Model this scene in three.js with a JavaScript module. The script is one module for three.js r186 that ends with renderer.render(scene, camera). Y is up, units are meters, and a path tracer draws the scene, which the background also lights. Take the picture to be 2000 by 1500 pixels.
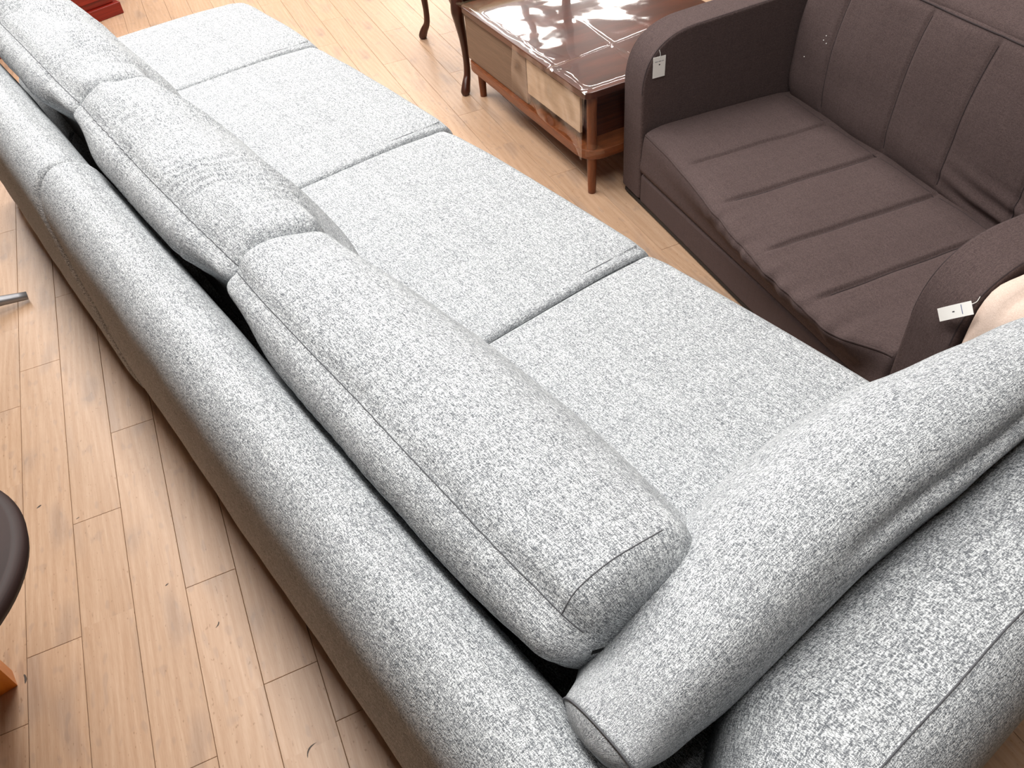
import * as THREE from 'three';
import { RectAreaLightUniformsLib } from 'three/addons/lights/RectAreaLightUniformsLib.js';
import { mergeGeometries } from 'three/addons/utils/BufferGeometryUtils.js';
import { RoundedBoxGeometry } from 'three/addons/geometries/RoundedBoxGeometry.js';
import { ImprovedNoise } from 'three/addons/math/ImprovedNoise.js';

// ---------------------------------------------------------------- camera, light, exposure
const scene = new THREE.Scene();
scene.background = new THREE.Color(0x000000);
const camera = new THREE.PerspectiveCamera(2 * Math.atan(750 / 1588) * 180 / Math.PI, 4 / 3, 0.05, 60);
camera.rotation.order = 'YXZ';
camera.rotation.set(-0.791, -0.603, -0.1);
camera.position.set(-0.084, 1.43, -0.025);
const renderer = new THREE.WebGLRenderer({ antialias: true });
renderer.toneMapping = THREE.LinearToneMapping;
renderer.toneMappingExposure = 1.45;
renderer.shadowMap.enabled = true;
RectAreaLightUniformsLib.init();
// ceiling light fittings of the shop: [x, z] of their middles
const CEILING = 2.7, PANEL_W = 0.5, PANEL_L = 1.25, LAMP_POWER = 13;
const LAMP_COLOUR = new THREE.Color(1.0, 0.985, 0.965);
const LAMPS = [];
for (const [x, zs] of [[0.24, [-6.9, -5.3, -3.7, -2.1, -0.5]], [2.6, [-6.9, -5.3, -3.7, -2.1]], [5.0, [-8.5, -6.9]], [6.2, [-8.5, -6.9]]]) for (const z of zs) LAMPS.push([x, z]);

// ---------------------------------------------------------------- helpers
const R = Math.PI / 180;
let seed = 12345;
const rnd = () => { seed = (seed * 1664525 + 1013904223) >>> 0; return seed / 4294967296; };
const noise = new ImprovedNoise();
const n3 = (x, y, z) => noise.noise(x, y, z);
const clamp = (x, a, b) => Math.max(a, Math.min(b, x));
const smooth = (a, b, x) => { const t = clamp((x - a) / (b - a), 0, 1); return t * t * (3 - 2 * t); };
const gauss = (x, s) => Math.exp(-x * x / (2 * s * s));
const V = (x, y, z) => new THREE.Vector3(x, y, z);
const used = {};
function numbered(n) { if (!(n in used)) { used[n] = 0; return n; } used[n]++; return n + '_' + String(used[n]).padStart(3, '0'); }
function mesh(name, geo, mat, parent = scene) {
  const m = new THREE.Mesh(geo, mat);
  m.name = parent === scene ? numbered(name) : name; m.castShadow = m.receiveShadow = true; parent.add(m); return m;
}
function tag(o, label, category, group) { o.userData.label = label; o.userData.category = category; if (group) o.userData.group = group; return o; }
function thing(name, label, category, pos = [0, 0, 0], turn = 0, group) {
  const o = new THREE.Group(); o.name = numbered(name); o.position.set(...pos); o.rotation.y = turn; scene.add(o);
  return tag(o, label, category, group);
}
function structure(o) { o.userData.kind = 'structure'; return o; }
// box from min to max corner, softly rounded
function bx(x0, y0, z0, x1, y1, z1, r = 0.002, seg = 2) {
  const g = new RoundedBoxGeometry(x1 - x0, y1 - y0, z1 - z0, seg, Math.min(r, (x1 - x0) / 2.01, (y1 - y0) / 2.01, (z1 - z0) / 2.01));
  g.translate((x0 + x1) / 2, (y0 + y1) / 2, (z0 + z1) / 2);
  return g;
}
function spline(pts, n, closed = false) {
  const c = new THREE.CatmullRomCurve3(pts.map(p => V(p[0], p[1], p[2] || 0)), closed, 'centripetal');
  return c.getSpacedPoints(n).slice(0, closed ? n : n + 1);
}
// grid of points P[i][j] to a surface with uv in metres; wrap closes j
function gridGeo(P, { wrap = false, uvs = null, flip = false } = {}) {
  const ni = P.length, nj = P[0].length, pos = [], uv = [], idx = [];
  const cols = wrap ? nj + 1 : nj;
  const mid = P[Math.floor(ni / 2)];
  const arc = [0];
  for (let j = 1; j < cols; j++) arc.push(arc[j - 1] + mid[j % nj].distanceTo(mid[(j - 1) % nj]));
  let along = 0; const jm = Math.floor(nj / 2);
  for (let i = 0; i < ni; i++) {
    if (i) along += P[i][jm].distanceTo(P[i - 1][jm]);
    for (let j = 0; j < cols; j++) {
      const p = P[i][j % nj]; pos.push(p.x, p.y, p.z);
      if (uvs) uv.push(...uvs(i, j)); else uv.push(along, arc[j]);
    }
  }
  for (let i = 0; i < ni - 1; i++) for (let j = 0; j < cols - 1; j++) {
    const a = i * cols + j, b = a + 1, c = a + cols, d = c + 1;
    if (flip) idx.push(a, c, b, b, c, d); else idx.push(a, b, c, b, d, c);
  }
  const g = new THREE.BufferGeometry();
  g.setAttribute('position', new THREE.Float32BufferAttribute(pos, 3));
  g.setAttribute('uv', new THREE.Float32BufferAttribute(uv, 2));
  g.setIndex(idx); g.computeVertexNormals();
  if (wrap) { // weld the normals of the first and last column
    const nrm = g.attributes.normal;
    for (let i = 0; i < ni; i++) {
      const a = i * cols, b = a + cols - 1;
      const v = V(nrm.getX(a) + nrm.getX(b), nrm.getY(a) + nrm.getY(b), nrm.getZ(a) + nrm.getZ(b)).normalize();
      nrm.setXYZ(a, v.x, v.y, v.z); nrm.setXYZ(b, v.x, v.y, v.z);
    }
  }
  return g;
}
// inset a closed 2-D ring along its normals
function insetRing(ring, d) {
  const n = ring.length, out = [];
  let area = 0; for (let i = 0; i < n; i++) { const a = ring[i], b = ring[(i + 1) % n]; area += a.x * b.y - b.x * a.y; }
  const s = Math.sign(area);
  for (let i = 0; i < n; i++) {
    const a = ring[(i - 1 + n) % n], b = ring[(i + 1) % n];
    let tx = b.x - a.x, ty = b.y - a.y; const l = Math.hypot(tx, ty) || 1; tx /= l; ty /= l;
    const e = typeof d === 'function' ? d(ring[i]) : d;
    out.push(V(ring[i].x - ty * e * s, ring[i].y + tx * e * s, 0));
  }
  return out;
}
function tube(pts, r, closed = false, seg = 6, n = 0) {
  const c = new THREE.CatmullRomCurve3(pts, closed, 'centripetal');
  return new THREE.TubeGeometry(c, n || pts.length * 2, r, seg, closed);
}
// tapered round bar through points with radii
function bar(pts, radii, seg = 12) {
  const P = [];
  const c = new THREE.CatmullRomCurve3(pts, false, 'centripetal'); const N = Math.max(8, pts.length * 5);
  const fr = c.computeFrenetFrames(N, false);
  for (let i = 0; i <= N; i++) {
    const t = i / N, p = c.getPoint(t), k = t * (radii.length - 1), k0 = Math.min(Math.floor(k), radii.length - 2);
    const r = THREE.MathUtils.lerp(radii[k0], radii[k0 + 1], k - k0), row = [];
    const tan = c.getTangent(t);
    const ax = Math.abs(tan.y) > 0.6 ? V(1, 0, 0) : V(0, 1, 0);
    const b = V().crossVectors(tan, ax).normalize(), q = V().crossVectors(b, tan).normalize();
    for (let j = 0; j < seg; j++) { const a = j / seg * 2 * Math.PI; row.push(p.clone().addScaledVector(b, Math.cos(a) * r).addScaledVector(q, Math.sin(a) * r)); }
    P.push(row);
  }
  P.unshift(P[0].map(() => c.getPoint(0))); P.push(P[0].map(() => c.getPoint(1)));
  return gridGeo(P, { wrap: true });
}

// ---------------------------------------------------------------- textures and materials
function dataTex(w, h, fn, srgb = true) {
  const d = new Uint8Array(w * h * 4);
  for (let y = 0; y < h; y++) for (let x = 0; x < w; x++) {
    const c = fn(x, y), k = (y * w + x) * 4;
    d[k] = clamp(c[0], 0, 1) * 255; d[k + 1] = clamp(c[1], 0, 1) * 255; d[k + 2] = clamp(c[2], 0, 1) * 255; d[k + 3] = 255;
  }
  const t = new THREE.DataTexture(d, w, h, THREE.RGBAFormat);
  t.wrapS = t.wrapT = THREE.RepeatWrapping; t.magFilter = THREE.LinearFilter; t.minFilter = THREE.LinearMipmapLinearFilter; t.generateMipmaps = true;
  if (srgb) t.colorSpace = THREE.SRGBColorSpace;
  t.needsUpdate = true; return t;
}
// heathered twill: light and dark yarns in short random floats, size metres a side
function heather(N, light, dark, contrast, dash, twill, blotch = 0.05) {
  const f = new Float32Array(N * N), g = new Float32Array(N * N);
  const run = (arr, at, len) => { // one yarn after another, each in short floats of its own tone
    for (let r = 0; r < N; r++) {
      let x = 0; const tone = (rnd() - 0.5) * 0.22;
      while (x < N) { const l = 2 + Math.floor(rnd() * rnd() * len), v = rnd() + tone; for (let q = 0; q < l && x < N; q++, x++) arr[at(r, x)] = v; }
    }
  };
  run(f, (r, x) => r * N + x, dash); run(g, (r, x) => x * N + r, dash * 0.5);
  const val = new Float32Array(N * N);
  for (let y = 0; y < N; y++) for (let x = 0; x < N; x++) {
    const i = y * N + x, over = ((x + y) % twill) < twill / 2;
    let v = over ? 0.75 * f[i] + 0.25 * g[i] : 0.35 * f[i] + 0.65 * g[i] - 0.10;
    const px = x / N * 2 * Math.PI, py = y / N * 2 * Math.PI;
    v += blotch * n3(Math.cos(px) * 2.2 + 5, Math.sin(px) * 2.2, Math.cos(py) * 2.2 + Math.sin(py) * 1.7);
    val[i] = 0.5 + (v - 0.46) * contrast;
  }
  const map = dataTex(N, N, (x, y) => { const t = clamp(val[y * N + x], 0, 1); return [0, 1, 2].map(i => dark[i] + (light[i] - dark[i]) * t); });
  const bump = dataTex(N, N, (x, y) => { const v = clamp(val[y * N + x], 0, 1); return [v, v, v]; }, false);
  return { map, bump };
}
function texturedFabric(h, size, bumpScale, extra = {}) {
  const a = h.map.clone(), b = h.bump.clone();
  a.repeat.set(1 / size, 1 / size); b.repeat.set(1 / size, 1 / size); a.needsUpdate = b.needsUpdate = true;
  return new THREE.MeshPhysicalMaterial({ map: a, bumpMap: b, bumpScale, roughness: 0.95, specularIntensity: 0.3, ...extra });
}
const greyWeave = heather(1024, [0.955, 0.97, 0.975], [0.36, 0.375, 0.395], 1.5, 12, 4, 0.02);
const greyFabric = texturedFabric(greyWeave, 0.56, 0.0005);
const brownWeave = heather(512, [0.405, 0.345, 0.338], [0.255, 0.212, 0.207], 0.9, 8, 4);
const brownFabric = texturedFabric(brownWeave, 0.30, 0.0003);
const beigeWeave = heather(256, [0.90, 0.825, 0.775], [0.80, 0.71, 0.65], 0.8, 6, 4);
const beigeFabric = texturedFabric(beigeWeave, 0.2, 0.0003);
const creamFabric = texturedFabric(heather(256, [0.95, 0.90, 0.78], [0.72, 0.64, 0.48], 1.0, 26, 6), 0.16, 0.0003);
const greyThread = new THREE.MeshStandardMaterial({ color: 0x5c5d61, roughness: 0.9 });
const brownThread = new THREE.MeshStandardMaterial({ color: 0x33292a, roughness: 0.9 });
const blackPlastic = new THREE.MeshStandardMaterial({ color: 0x1a1a1b, roughness: 0.6 });
// wood: fine streaks along u
function woodTex(W, H, a, b, streak, ringy, sd) {
  return dataTex(W, H, (x, y) => {
    const u = x / W, v = y / H;
    const s1 = n3(u * 3 + sd, v * streak, sd), s2 = n3(u * 9 + sd, v * streak * 3.1, sd + 7), s3 = n3(u * 30, v * streak * 9, sd + 3);
    const ring = Math.sin((v * 5 + 0.7 * n3(u * 2.2 + sd, v * 2.5, sd + 11)) * 2 * Math.PI * ringy) * 0.5;
    const t = clamp(0.5 + 0.42 * s1 + 0.25 * s2 + 0.16 * s3 + 0.12 * ring, 0, 1);
    return [0, 1, 2].map(i => a[i] + (b[i] - a[i]) * t);
  });
}
function woodMat(tex, rep, rough, extra = {}) {
  const t = tex.clone(); t.repeat.set(rep[0], rep[1]); t.needsUpdate = true;
  return new THREE.MeshPhysicalMaterial({ map: t, roughness: rough, ...extra });
}
const redwoodTex = woodTex(256, 256, [0.20, 0.085, 0.05], [0.40, 0.19, 0.11], 14, 1, 2.3);
const tableTop = woodMat(redwoodTex, [1.2, 1.6], 0.28);
const chestnutTex = woodTex(256, 256, [0.36, 0.19, 0.10], [0.56, 0.32, 0.18], 16, 1, 5.1);
const chestnut = woodMat(chestnutTex, [3, 3], 0.4);
const darkWalnut = woodMat(woodTex(256, 256, [0.16, 0.075, 0.045], [0.33, 0.16, 0.10], 16, 1, 8.4), [3, 3], 0.35);
const seatBrown = woodMat(woodTex(256, 256, [0.12, 0.065, 0.055], [0.20, 0.11, 0.095], 20, 1, 9.4), [2, 2], 0.65);
const honeyWood = woodMat(woodTex(256, 256, [0.88, 0.52, 0.16], [0.97, 0.64, 0.26], 16, 1, 3.7), [3, 3], 0.4);
const redLacquer = woodMat(woodTex(256, 256, [0.38, 0.07, 0.04], [0.58, 0.14, 0.08], 12, 1, 6.6), [1.5, 1.5], 0.3);
const panelBoard = woodMat(woodTex(256, 256, [0.43, 0.34, 0.27], [0.52, 0.42, 0.34], 26, 0.6, 4.2), [1.5, 1.5], 0.6);
const reflectionTone = woodMat(woodTex(128, 128, [0.70, 0.59, 0.48], [0.78, 0.67, 0.56], 8, 0.4, 1.2), [2, 2], 0.7);  // pale tone of floor mirrored in plastic, painted onto a board
const greyMetal = new THREE.MeshPhysicalMaterial({ color: 0x8d8d90, roughness: 0.38, metalness: 0.7 });
const paper = new THREE.MeshStandardMaterial({ color: 0xf4f3ef, roughness: 0.8 });
const ink = new THREE.MeshStandardMaterial({ color: 0x45464c, roughness: 0.9 });
const blueInk = new THREE.MeshStandardMaterial({ color: 0x3a4a86, roughness: 0.9 });
const clearVinyl = new THREE.MeshPhysicalMaterial({ color: 0xffffff, roughness: 0.05, transmission: 1, thickness: 0, ior: 1.55, side: THREE.DoubleSide });
const wallPaint = new THREE.MeshStandardMaterial({ color: 0x77746e, roughness: 0.9 });
const ceilingPaint = new THREE.MeshStandardMaterial({ color: 0x9a9893, roughness: 0.9 });
const lampGlow = new THREE.MeshStandardMaterial({ color: 0xffffff, emissive: 0xfff8f0, emissiveIntensity: 2.0 });
const lampBody = new THREE.MeshStandardMaterial({ color: 0xf2f2f0, roughness: 0.5 });

// ---------------------------------------------------------------- room shell
const RX0 = -4.2, RX1 = 7.4, RZ0 = -9.8, RZ1 = 2.6;
const wallBox = (n, g) => structure(mesh(n, g, wallPaint));
wallBox('wall_left', bx(RX0 - 0.15, -0.1, RZ0 - 0.15, RX0, CEILING + 0.1, RZ1 + 0.15));
wallBox('wall_right', bx(RX1, -0.1, RZ0 - 0.15, RX1 + 0.15, CEILING + 0.1, RZ1 + 0.15));
wallBox('wall_far', bx(RX0, -0.1, RZ0 - 0.15, RX1, CEILING + 0.1, RZ0));
wallBox('wall_near', bx(RX0, -0.1, RZ1, RX1, CEILING + 0.1, RZ1 + 0.15));
structure(mesh('ceiling', bx(RX0 - 0.15, CEILING, RZ0 - 0.15, RX1 + 0.15, CEILING + 0.12, RZ1 + 0.15), ceilingPaint));
LAMPS.forEach(([x, z], i) => {
  const col = x < 2 ? 'row above the grey sofa' : x < 4 ? 'row beyond the brown sofa' : x < 6 ? 'second row from the right wall' : 'row by the right wall';
  const t = thing('ceiling_light', `white rectangular ceiling light, ${['next to', 'second from', 'third from', 'fourth from', 'fifth from', 'sixth from'][Math.round((z + 8.5) / 1.6)]} the far wall, ${col}`, 'ceiling light', [x, CEILING, z], 0, 'ceiling lights of the shop');
  mesh('housing', bx(-PANEL_W / 2 - 0.02, -0.05, -PANEL_L / 2 - 0.02, PANEL_W / 2 + 0.02, 0, PANEL_L / 2 + 0.02, 0.006), lampBody, t);
  mesh('lamp_diffuser', bx(-PANEL_W / 2, -0.056, -PANEL_L / 2, PANEL_W / 2, -0.05, PANEL_L / 2, 0.002), lampGlow, t);
  const l = new THREE.RectAreaLight(LAMP_COLOUR, LAMP_POWER, PANEL_W, PANEL_L);
  l.name = 'lamp_light'; l.position.set(0, -0.06, 0); l.rotation.x = -Math.PI / 2; l.castShadow = true;
  t.add(l);
});

// ---------------------------------------------------------------- floor of planks
const floor = new THREE.Group(); floor.name = 'floor'; scene.add(floor); structure(floor);
{
  mesh('floor_base', bx(RX0 - 0.15, -0.12, RZ0 - 0.15, RX1 + 0.15, -0.006, RZ1 + 0.15), new THREE.MeshStandardMaterial({ color: 0x8d6e55, roughness: 0.9 }), floor);
  const PW = 0.103, PL = 0.9, PA = 0.246, O = -0.6337;
  const d = V(Math.sin(PA), 0, -Math.cos(PA)), n = V(Math.cos(PA), 0, Math.sin(PA));
  const joints = { '-1': 1.10, 0: 1.397, 1: 0.7455, 2: 1.115, 3: 0.838 };
  // grain and dull grime of the worn vinyl planks
  const mats = [];
  for (let k = 0; k < 5; k++) {
    const sd = 1.7 + k * 3.3, tone = 1 + (k - 2) * 0.008;
    const tex = dataTex(512, 256, (x, y) => {
      const u = x / 512, v = y / 256; // u along 0.9 m, v across 0.103 m
      const g1 = n3(u * 4 + sd, v * 9, sd), g2 = n3(u * 14, v * 34 + sd, sd + 5), g3 = n3(u * 60, v * 90, sd + 9);
      const cath = Math.sin((v * 3.2 + 1.2 * n3(u * 2.0 + sd, v * 1.3, sd + 2)) * 6.28 * 1.6);
      const grime = smooth(0.12, 0.55, n3(u * 5.5 + sd * 2, v * 1.6, sd + 20)) * 0.5 + smooth(0.3, 0.6, n3(u * 26, v * 7, sd + 30)) * 0.35;
      const sp = n3(u * 110, v * 24, sd + 40) > 0.62 ? 0.10 : 0;
      const t = 0.02 * g1 + 0.025 * g2 + 0.02 * g3 + 0.012 * cath;
      const b = [0.745, 0.615, 0.505].map((c, i) => c * tone + t * [1, 1.15, 1.25][i]);
      return [b[0] - grime * 0.11 - sp, b[1] - grime * 0.075 - sp, b[2] - grime * 0.035 - sp];
    });
    mats.push(new THREE.MeshPhysicalMaterial({ map: tex, roughness: 0.34, specularIntensity: 0.8 }));
  }
  // a plank with chamfered edges, uv over its whole face
  const gap = 0.0004, ch = 0.0007;
  function plankGeo(len, u0) {
    const hw = PW / 2 - gap, hl = len / 2 - gap, P = [], U = [], I = [];
    const ring = (w, l, y) => { for (const [a, b] of [[-1, -1], [1, -1], [1, 1], [-1, 1]]) { P.push(a * w, y, b * l); U.push(u0 + (b * l + len / 2) / PL, a * w / PW + 0.5); } };
    ring(hw, hl, -0.006); ring(hw, hl, -ch); ring(hw - ch, hl - ch, 0);
    for (let k = 0; k < 2; k++) for (let j = 0; j < 4; j++) { const a = k * 4 + j, b = k * 4 + (j + 1) % 4; I.push(a, a + 4, b, b, a + 4, b + 4); }
    I.push(8, 11, 9, 9, 11, 10);
    let g = new THREE.BufferGeometry();
    g.setAttribute('position', new THREE.Float32BufferAttribute(P, 3)); g.setAttribute('uv', new THREE.Float32BufferAttribute(U, 2)); g.setIndex(I);
    g = g.toNonIndexed(); g.computeVertexNormals(); return g;
  }
  const variants = [0, 0.31, 0.62, 0.17].map(u => plankGeo(PL, u));
  const turn = Math.atan2(d.x, d.z);
  // collect plank middles inside the room, sort by nearness to the view
  const list = [];
  for (let r = -70; r < 90; r++) {
    const j0 = joints[r] !== undefined ? joints[r] : ((r * 0.377 + 0.29 * Math.sin(r * 12.9)) % 1 + 1) % 1 * PL;
    for (let k = -12; k < 14; k++) {
      const s = j0 + (k + 0.5) * PL, w = O + (r + 0.5) * PW;
      const p = V().addScaledVector(d, s).addScaledVector(n, w);
      if (p.x < RX0 + 0.5 || p.x > RX1 - 0.4 || p.z < RZ0 + 0.5 || p.z > RZ1 - 0.4) { if (p.x < RX0 - 0.1 || p.x > RX1 + 0.1 || p.z < RZ0 - 0.1 || p.z > RZ1 + 0.1) continue; }
      list.push([p, r, k]);
    }
  }
  camera.updateMatrixWorld(); camera.aspect = 4 / 3; camera.updateProjectionMatrix();
  const inView = p => { const q = p.clone().project(camera); return q.z < 1 && Math.abs(q.x) < 1.15 && Math.abs(q.y) < 1.15; };
  // floor that the sofas and the table hide counts as unseen
  const hidden = p => p.x > 0.15 && p.x < 1.1 && p.z > -2.8 && p.z < -0.1;
  const seen = list.filter(([p]) => inView(p) && !hidden(p)).sort((a, b) => a[0].distanceTo(camera.position) - b[0].distanceTo(camera.position)).slice(0, 290);
  const near = new Set(seen.map(e => e[0]));
  const rest = mats.map(() => []);
  for (const [p, r, k] of list) {
    const h = Math.abs(Math.sin(r * 127.1 + k * 311.7) * 43758.5453) % 1, mi = Math.floor(h * 5), vi = Math.floor(h * 97) % 4;
    if (near.has(p)) {
      const m = mesh('plank', variants[vi], mats[mi], floor); m.position.copy(p); m.rotation.y = turn;
    } else {
      const g = variants[vi].clone(); g.rotateY(turn); g.translate(p.x, p.y, p.z); rest[mi].push(g);
    }
  }
  rest.forEach((a, i) => { if (a.length) { const m = mesh('far_planks', mergeGeometries(a), mats[i], floor); m.userData.kind = 'stuff'; } });
  // black scuff marks of shoes and castors
  const scuffMat = new THREE.MeshStandardMaterial({ color: 0x4a4038, roughness: 0.7 });
  const scuff = (x, z, len, wid, turn2, bend) => {
    const P = [];
    for (let i = 0; i <= 10; i++) {
      const t = i / 10 * 2 - 1, w = wid * Math.sqrt(Math.max(0.02, 1 - t * t)) * (0.75 + 0.4 * n3(i * 0.7, x * 9, z * 5));
      const cx = t * len, cz = bend * (1 - t * t);
      P.push([V(cx, 0.0002, cz - w), V(cx, 0.0004, cz), V(cx, 0.0002, cz + w)]);
    }
    const g = gridGeo(P, { flip: true }); g.rotateY(turn2); g.translate(x, 0, z);
    mesh('scuff_mark', g, scuffMat, floor);
  };
  scuff(-0.319, -1.614, 0.006, 0.003, 0.3, 0); scuff(-0.127, -1.065, 0.007, 0.002, 0.7, 0.002); scuff(-0.099, -0.727, 0.014, 0.0022, 0.5, -0.006);
  scuff(-0.462, -1.205, 0.011, 0.003, 1.4, 0.002); scuff(-0.17, -1.22, 0.004, 0.002, 0.2, 0); scuff(-0.26, -1.52, 0.004, 0.0015, 0.2, 0);
}

// ---------------------------------------------------------------- long grey sofa
{
  const sofa = thing('sofa', 'long grey heathered fabric sofa with low rounded back and four seat pads', 'sofa', [0, 0, 0]);
  // cross section of the back: distance in from the outer face, height
  const prof = spline([[0.012, 0.03], [0.002, 0.10], [0, 0.30], [0.0, 0.48], [0.004, 0.565], [0.022, 0.614], [0.055, 0.641], [0.088, 0.641], [0.120, 0.622], [0.142, 0.575], [0.15, 0.48], [0.152, 0.30]], 60);
  const sway = (z, y) => 0.004 * n3(z * 2.1, y * 3, 4.2) + 0.0022 * n3(z * 9, y * 8, 1.2);
  // near section: back, round the corner, then the arm, as one skin cut at the corner
  const r0 = 0.07, stations = [];
  const backEnd = 1.768;
  // rounded far end of the near back section
  const cap = 0.016;
  for (let k = 0; k <= 8; k++) { const a = k / 8 * Math.PI / 2; stations.push({ kind: 'b', z: -backEnd + cap * (1 - Math.sin(a)), inset: cap * (1 - Math.cos(Math.PI / 2 - a)) }); }
  const nz = 90;
  for (let k = 1; k <= nz; k++) stations.push({ kind: 'b', z: -backEnd + cap + (backEnd - cap - 0.19) * k / nz, inset: 0 });
  for (let k = 1; k <= 8; k++) stations.push({ kind: 'b', z: -0.19 + (0.19 - r0) * k / 8, inset: 0 });
  const cornerFrom = stations.length;
  for (let k = 1; k <= 12; k++) stations.push({ kind: 'c', a: k / 12 * Math.PI / 2, inset: 0 });
  const armEnd = 0.955;
  for (let k = 1; k <= 8; k++) stations.push({ kind: 'a', x: r0 + (0.19 - r0) * k / 8, inset: 0 });
  for (let k = 1; k <= 50; k++) stations.push({ kind: 'a', x: 0.19 + (armEnd - cap - 0.19) * k / 50, inset: 0 });
  for (let k = 1; k <= 8; k++) { const a = k / 8 * Math.PI / 2; stations.push({ kind: 'a', x: armEnd - cap * (1 - Math.sin(a)), inset: cap * (1 - Math.cos(a)) }); }
  const mid2 = [0.09, 0.33];
  const rows = stations.map(s => prof.map(p => {
    // end rounding pulls the section towards its own middle
    let d = p.x, y = p.y;
    if (s.inset) { d += Math.sign(mid2[0] - d) * Math.min(s.inset, Math.abs(mid2[0] - d)); y -= y > 0.5 ? s.inset * 0.8 : 0; }
    if (s.kind === 'b') { const zz = Math.min(s.z, -d * smooth(-0.19, -r0, s.z)); return V(d + sway(s.z, y), y + sway(s.z + 5, 1) * 0.8, d > r0 ? Math.min(s.z, -(r0 + (d - r0) * smooth(-0.19, -r0, s.z))) : s.z); }
    if (s.kind === 'a') { const wd = smooth(0.15, 0.32, s.x) * 0.9; if (d > r0) d += (d - r0) * wd; }
    if (s.kind === 'a') return V(d > r0 ? Math.max(s.x, r0 + (d - r0) * smooth(0.19, r0, s.x)) : s.x, y + sway(s.x + 9, 1) * 0.8, -d - sway(s.x + 3, y));
    const ca = Math.cos(s.a), sa = Math.sin(s.a);
    if (d < r0) return V(r0 - (r0 - d) * ca, y + sway(5, 1) * 0.8, -r0 + (r0 - d) * sa);
    return V(d, y, -d);
  }));
  const cut = cornerFrom + 6;
  // one normal field over the whole skin, so that the corner stays smooth
  const whole = gridGeo(rows);
  const cols = prof.length;
  function slice(i0, i1) {
    const g = new THREE.BufferGeometry();
    for (const k of ['position', 'normal', 'uv']) { const a = whole.attributes[k]; g.setAttribute(k, new THREE.Float32BufferAttribute(a.array.slice(i0 * cols * a.itemSize, (i1 + 1) * cols * a.itemSize), a.itemSize)); }
    const idx = []; for (let i = 0; i < i1 - i0; i++) for (let j = 0; j < cols - 1; j++) { const a = i * cols + j, b = a + 1, c = a + cols, e = c + 1; idx.push(a, b, c, b, e, c); }
    g.setIndex(idx); return g;
  }
  const endCap = (row, flip) => { // closes an end
    const c = row[0].clone().add(row[row.length - 1]).multiplyScalar(0.5); c.y = 0.35;
    return gridGeo([row, row.map(p => p.clone().lerp(c, 0.5)), row.map(() => c)], { flip });
  };
  mesh('backrest', mergeGeometries([slice(0, cut), endCap(rows[0], true)]), greyFabric, sofa);
  mesh('armrest', mergeGeometries([slice(cut, rows.length - 1), endCap(rows[rows.length - 1], false)]), greyFabric, sofa);
  // stitched seam along the outer edge of the arm top
  {
    const j = prof.findIndex(p => p.x > 0.048 && p.y > 0.6), pts = [];
    for (let i = cornerFrom + 24; i < rows.length - 8; i += 2) pts.push(rows[i][j].clone().add(V(0, 0.0004, 0.0003)));
    mesh('seam', tube(pts, 0.0011), greyThread, sofa);
  }
  // far section of the back
  const far0 = -1.775, far1 = -3.06, rows2 = [];
  const sec2 = (z, inset) => prof.map(p => {
    let d = p.x, y = p.y;
    if (inset) { d += Math.sign(mid2[0] - d) * Math.min(inset, Math.abs(mid2[0] - d)); y -= y > 0.5 ? inset * 0.8 : 0; }
    return V(d - 0.008 + sway(z, y), y + 0.002 + sway(z + 5, 1) * 0.8, z);
  });
  for (let k = 0; k <= 8; k++) { const a = k / 8 * Math.PI / 2; rows2.push(sec2(far1 + cap * (1 - Math.sin(a)), cap * (1 - Math.sin(a)))); }
  for (let k = 1; k <= 60; k++) rows2.push(sec2(far1 + cap + (far0 - far1 - 2 * cap) * k / 60, 0));
  for (let k = 1; k <= 8; k++) { const a = k / 8 * Math.PI / 2; rows2.push(sec2(far0 - cap * (1 - Math.sin(a)), cap * (1 - Math.cos(a)))); }
  mesh('backrest', mergeGeometries([gridGeo(rows2), endCap(rows2[0], true), endCap(rows2[rows2.length - 1], false)]), greyFabric, sofa);
  // base under the seats
  mesh('seat_base', bx(0.15, 0.05, -3.02, 0.945, 0.27, -0.15, 0.02, 3), greyFabric, sofa);
  for (const [x, z] of [[0.06, -0.06], [0.06, -1.70], [0.06, -1.84], [0.06, -3.0], [0.88, -0.20], [0.88, -1.70], [0.88, -1.84], [0.88, -2.95]])
    mesh('leg', (() => { const g = new THREE.CylinderGeometry(0.022, 0.018, 0.052, 16); g.translate(x, 0.026, z); return g; })(), blackPlastic, sofa);
  // seat pads: [near z, far z, front x]
  const pads = [[-0.172, -0.980, 0.970], [-0.986, -1.730, 0.974], [-1.736, -2.478, 0.990], [-2.484, -3.045, 1.0]];
  pads.forEach(([z0, z1, xf], pi) => {
    const L = z0 - z1, y0 = 0.262, y1 = 0.40, xb = 0.19, P = [];
    const ring0 = [];
    const push = (x, y) => ring0.push([x, y]);
    push(xb, y0); push((xb + xf) / 2, y0); push(xf - 0.03, y0); push(xf - 0.006, y0 + 0.02); push(xf, (y0 + y1) / 2); push(xf - 0.004, y1 - 0.028); push(xf - 0.026, y1 - 0.004); push(xf - 0.07, y1); push((xb + xf) / 2 + 0.12, y1 + 0.004); push((xb + xf) / 2 - 0.1, y1 + 0.004); push(xb + 0.03, y1); push(xb, y1 - 0.03);
    const ring = spline(ring0, 110, true);
    const lastPad = pi === 3;
    const rr = lastPad ? 0.035 : 0.016, N = 80;
    const st = [];
    for (let k = 0; k <= 8; k++) { const a = k / 8 * Math.PI / 2; st.push([z0 - 0.014 * (1 - Math.cos(a)), 0.014 * (1 - Math.sin(a))]); }
    for (let k = 1; k < N; k++) st.push([z0 - 0.014 - (L - 0.014 - rr) * k / N, 0]);
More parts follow.
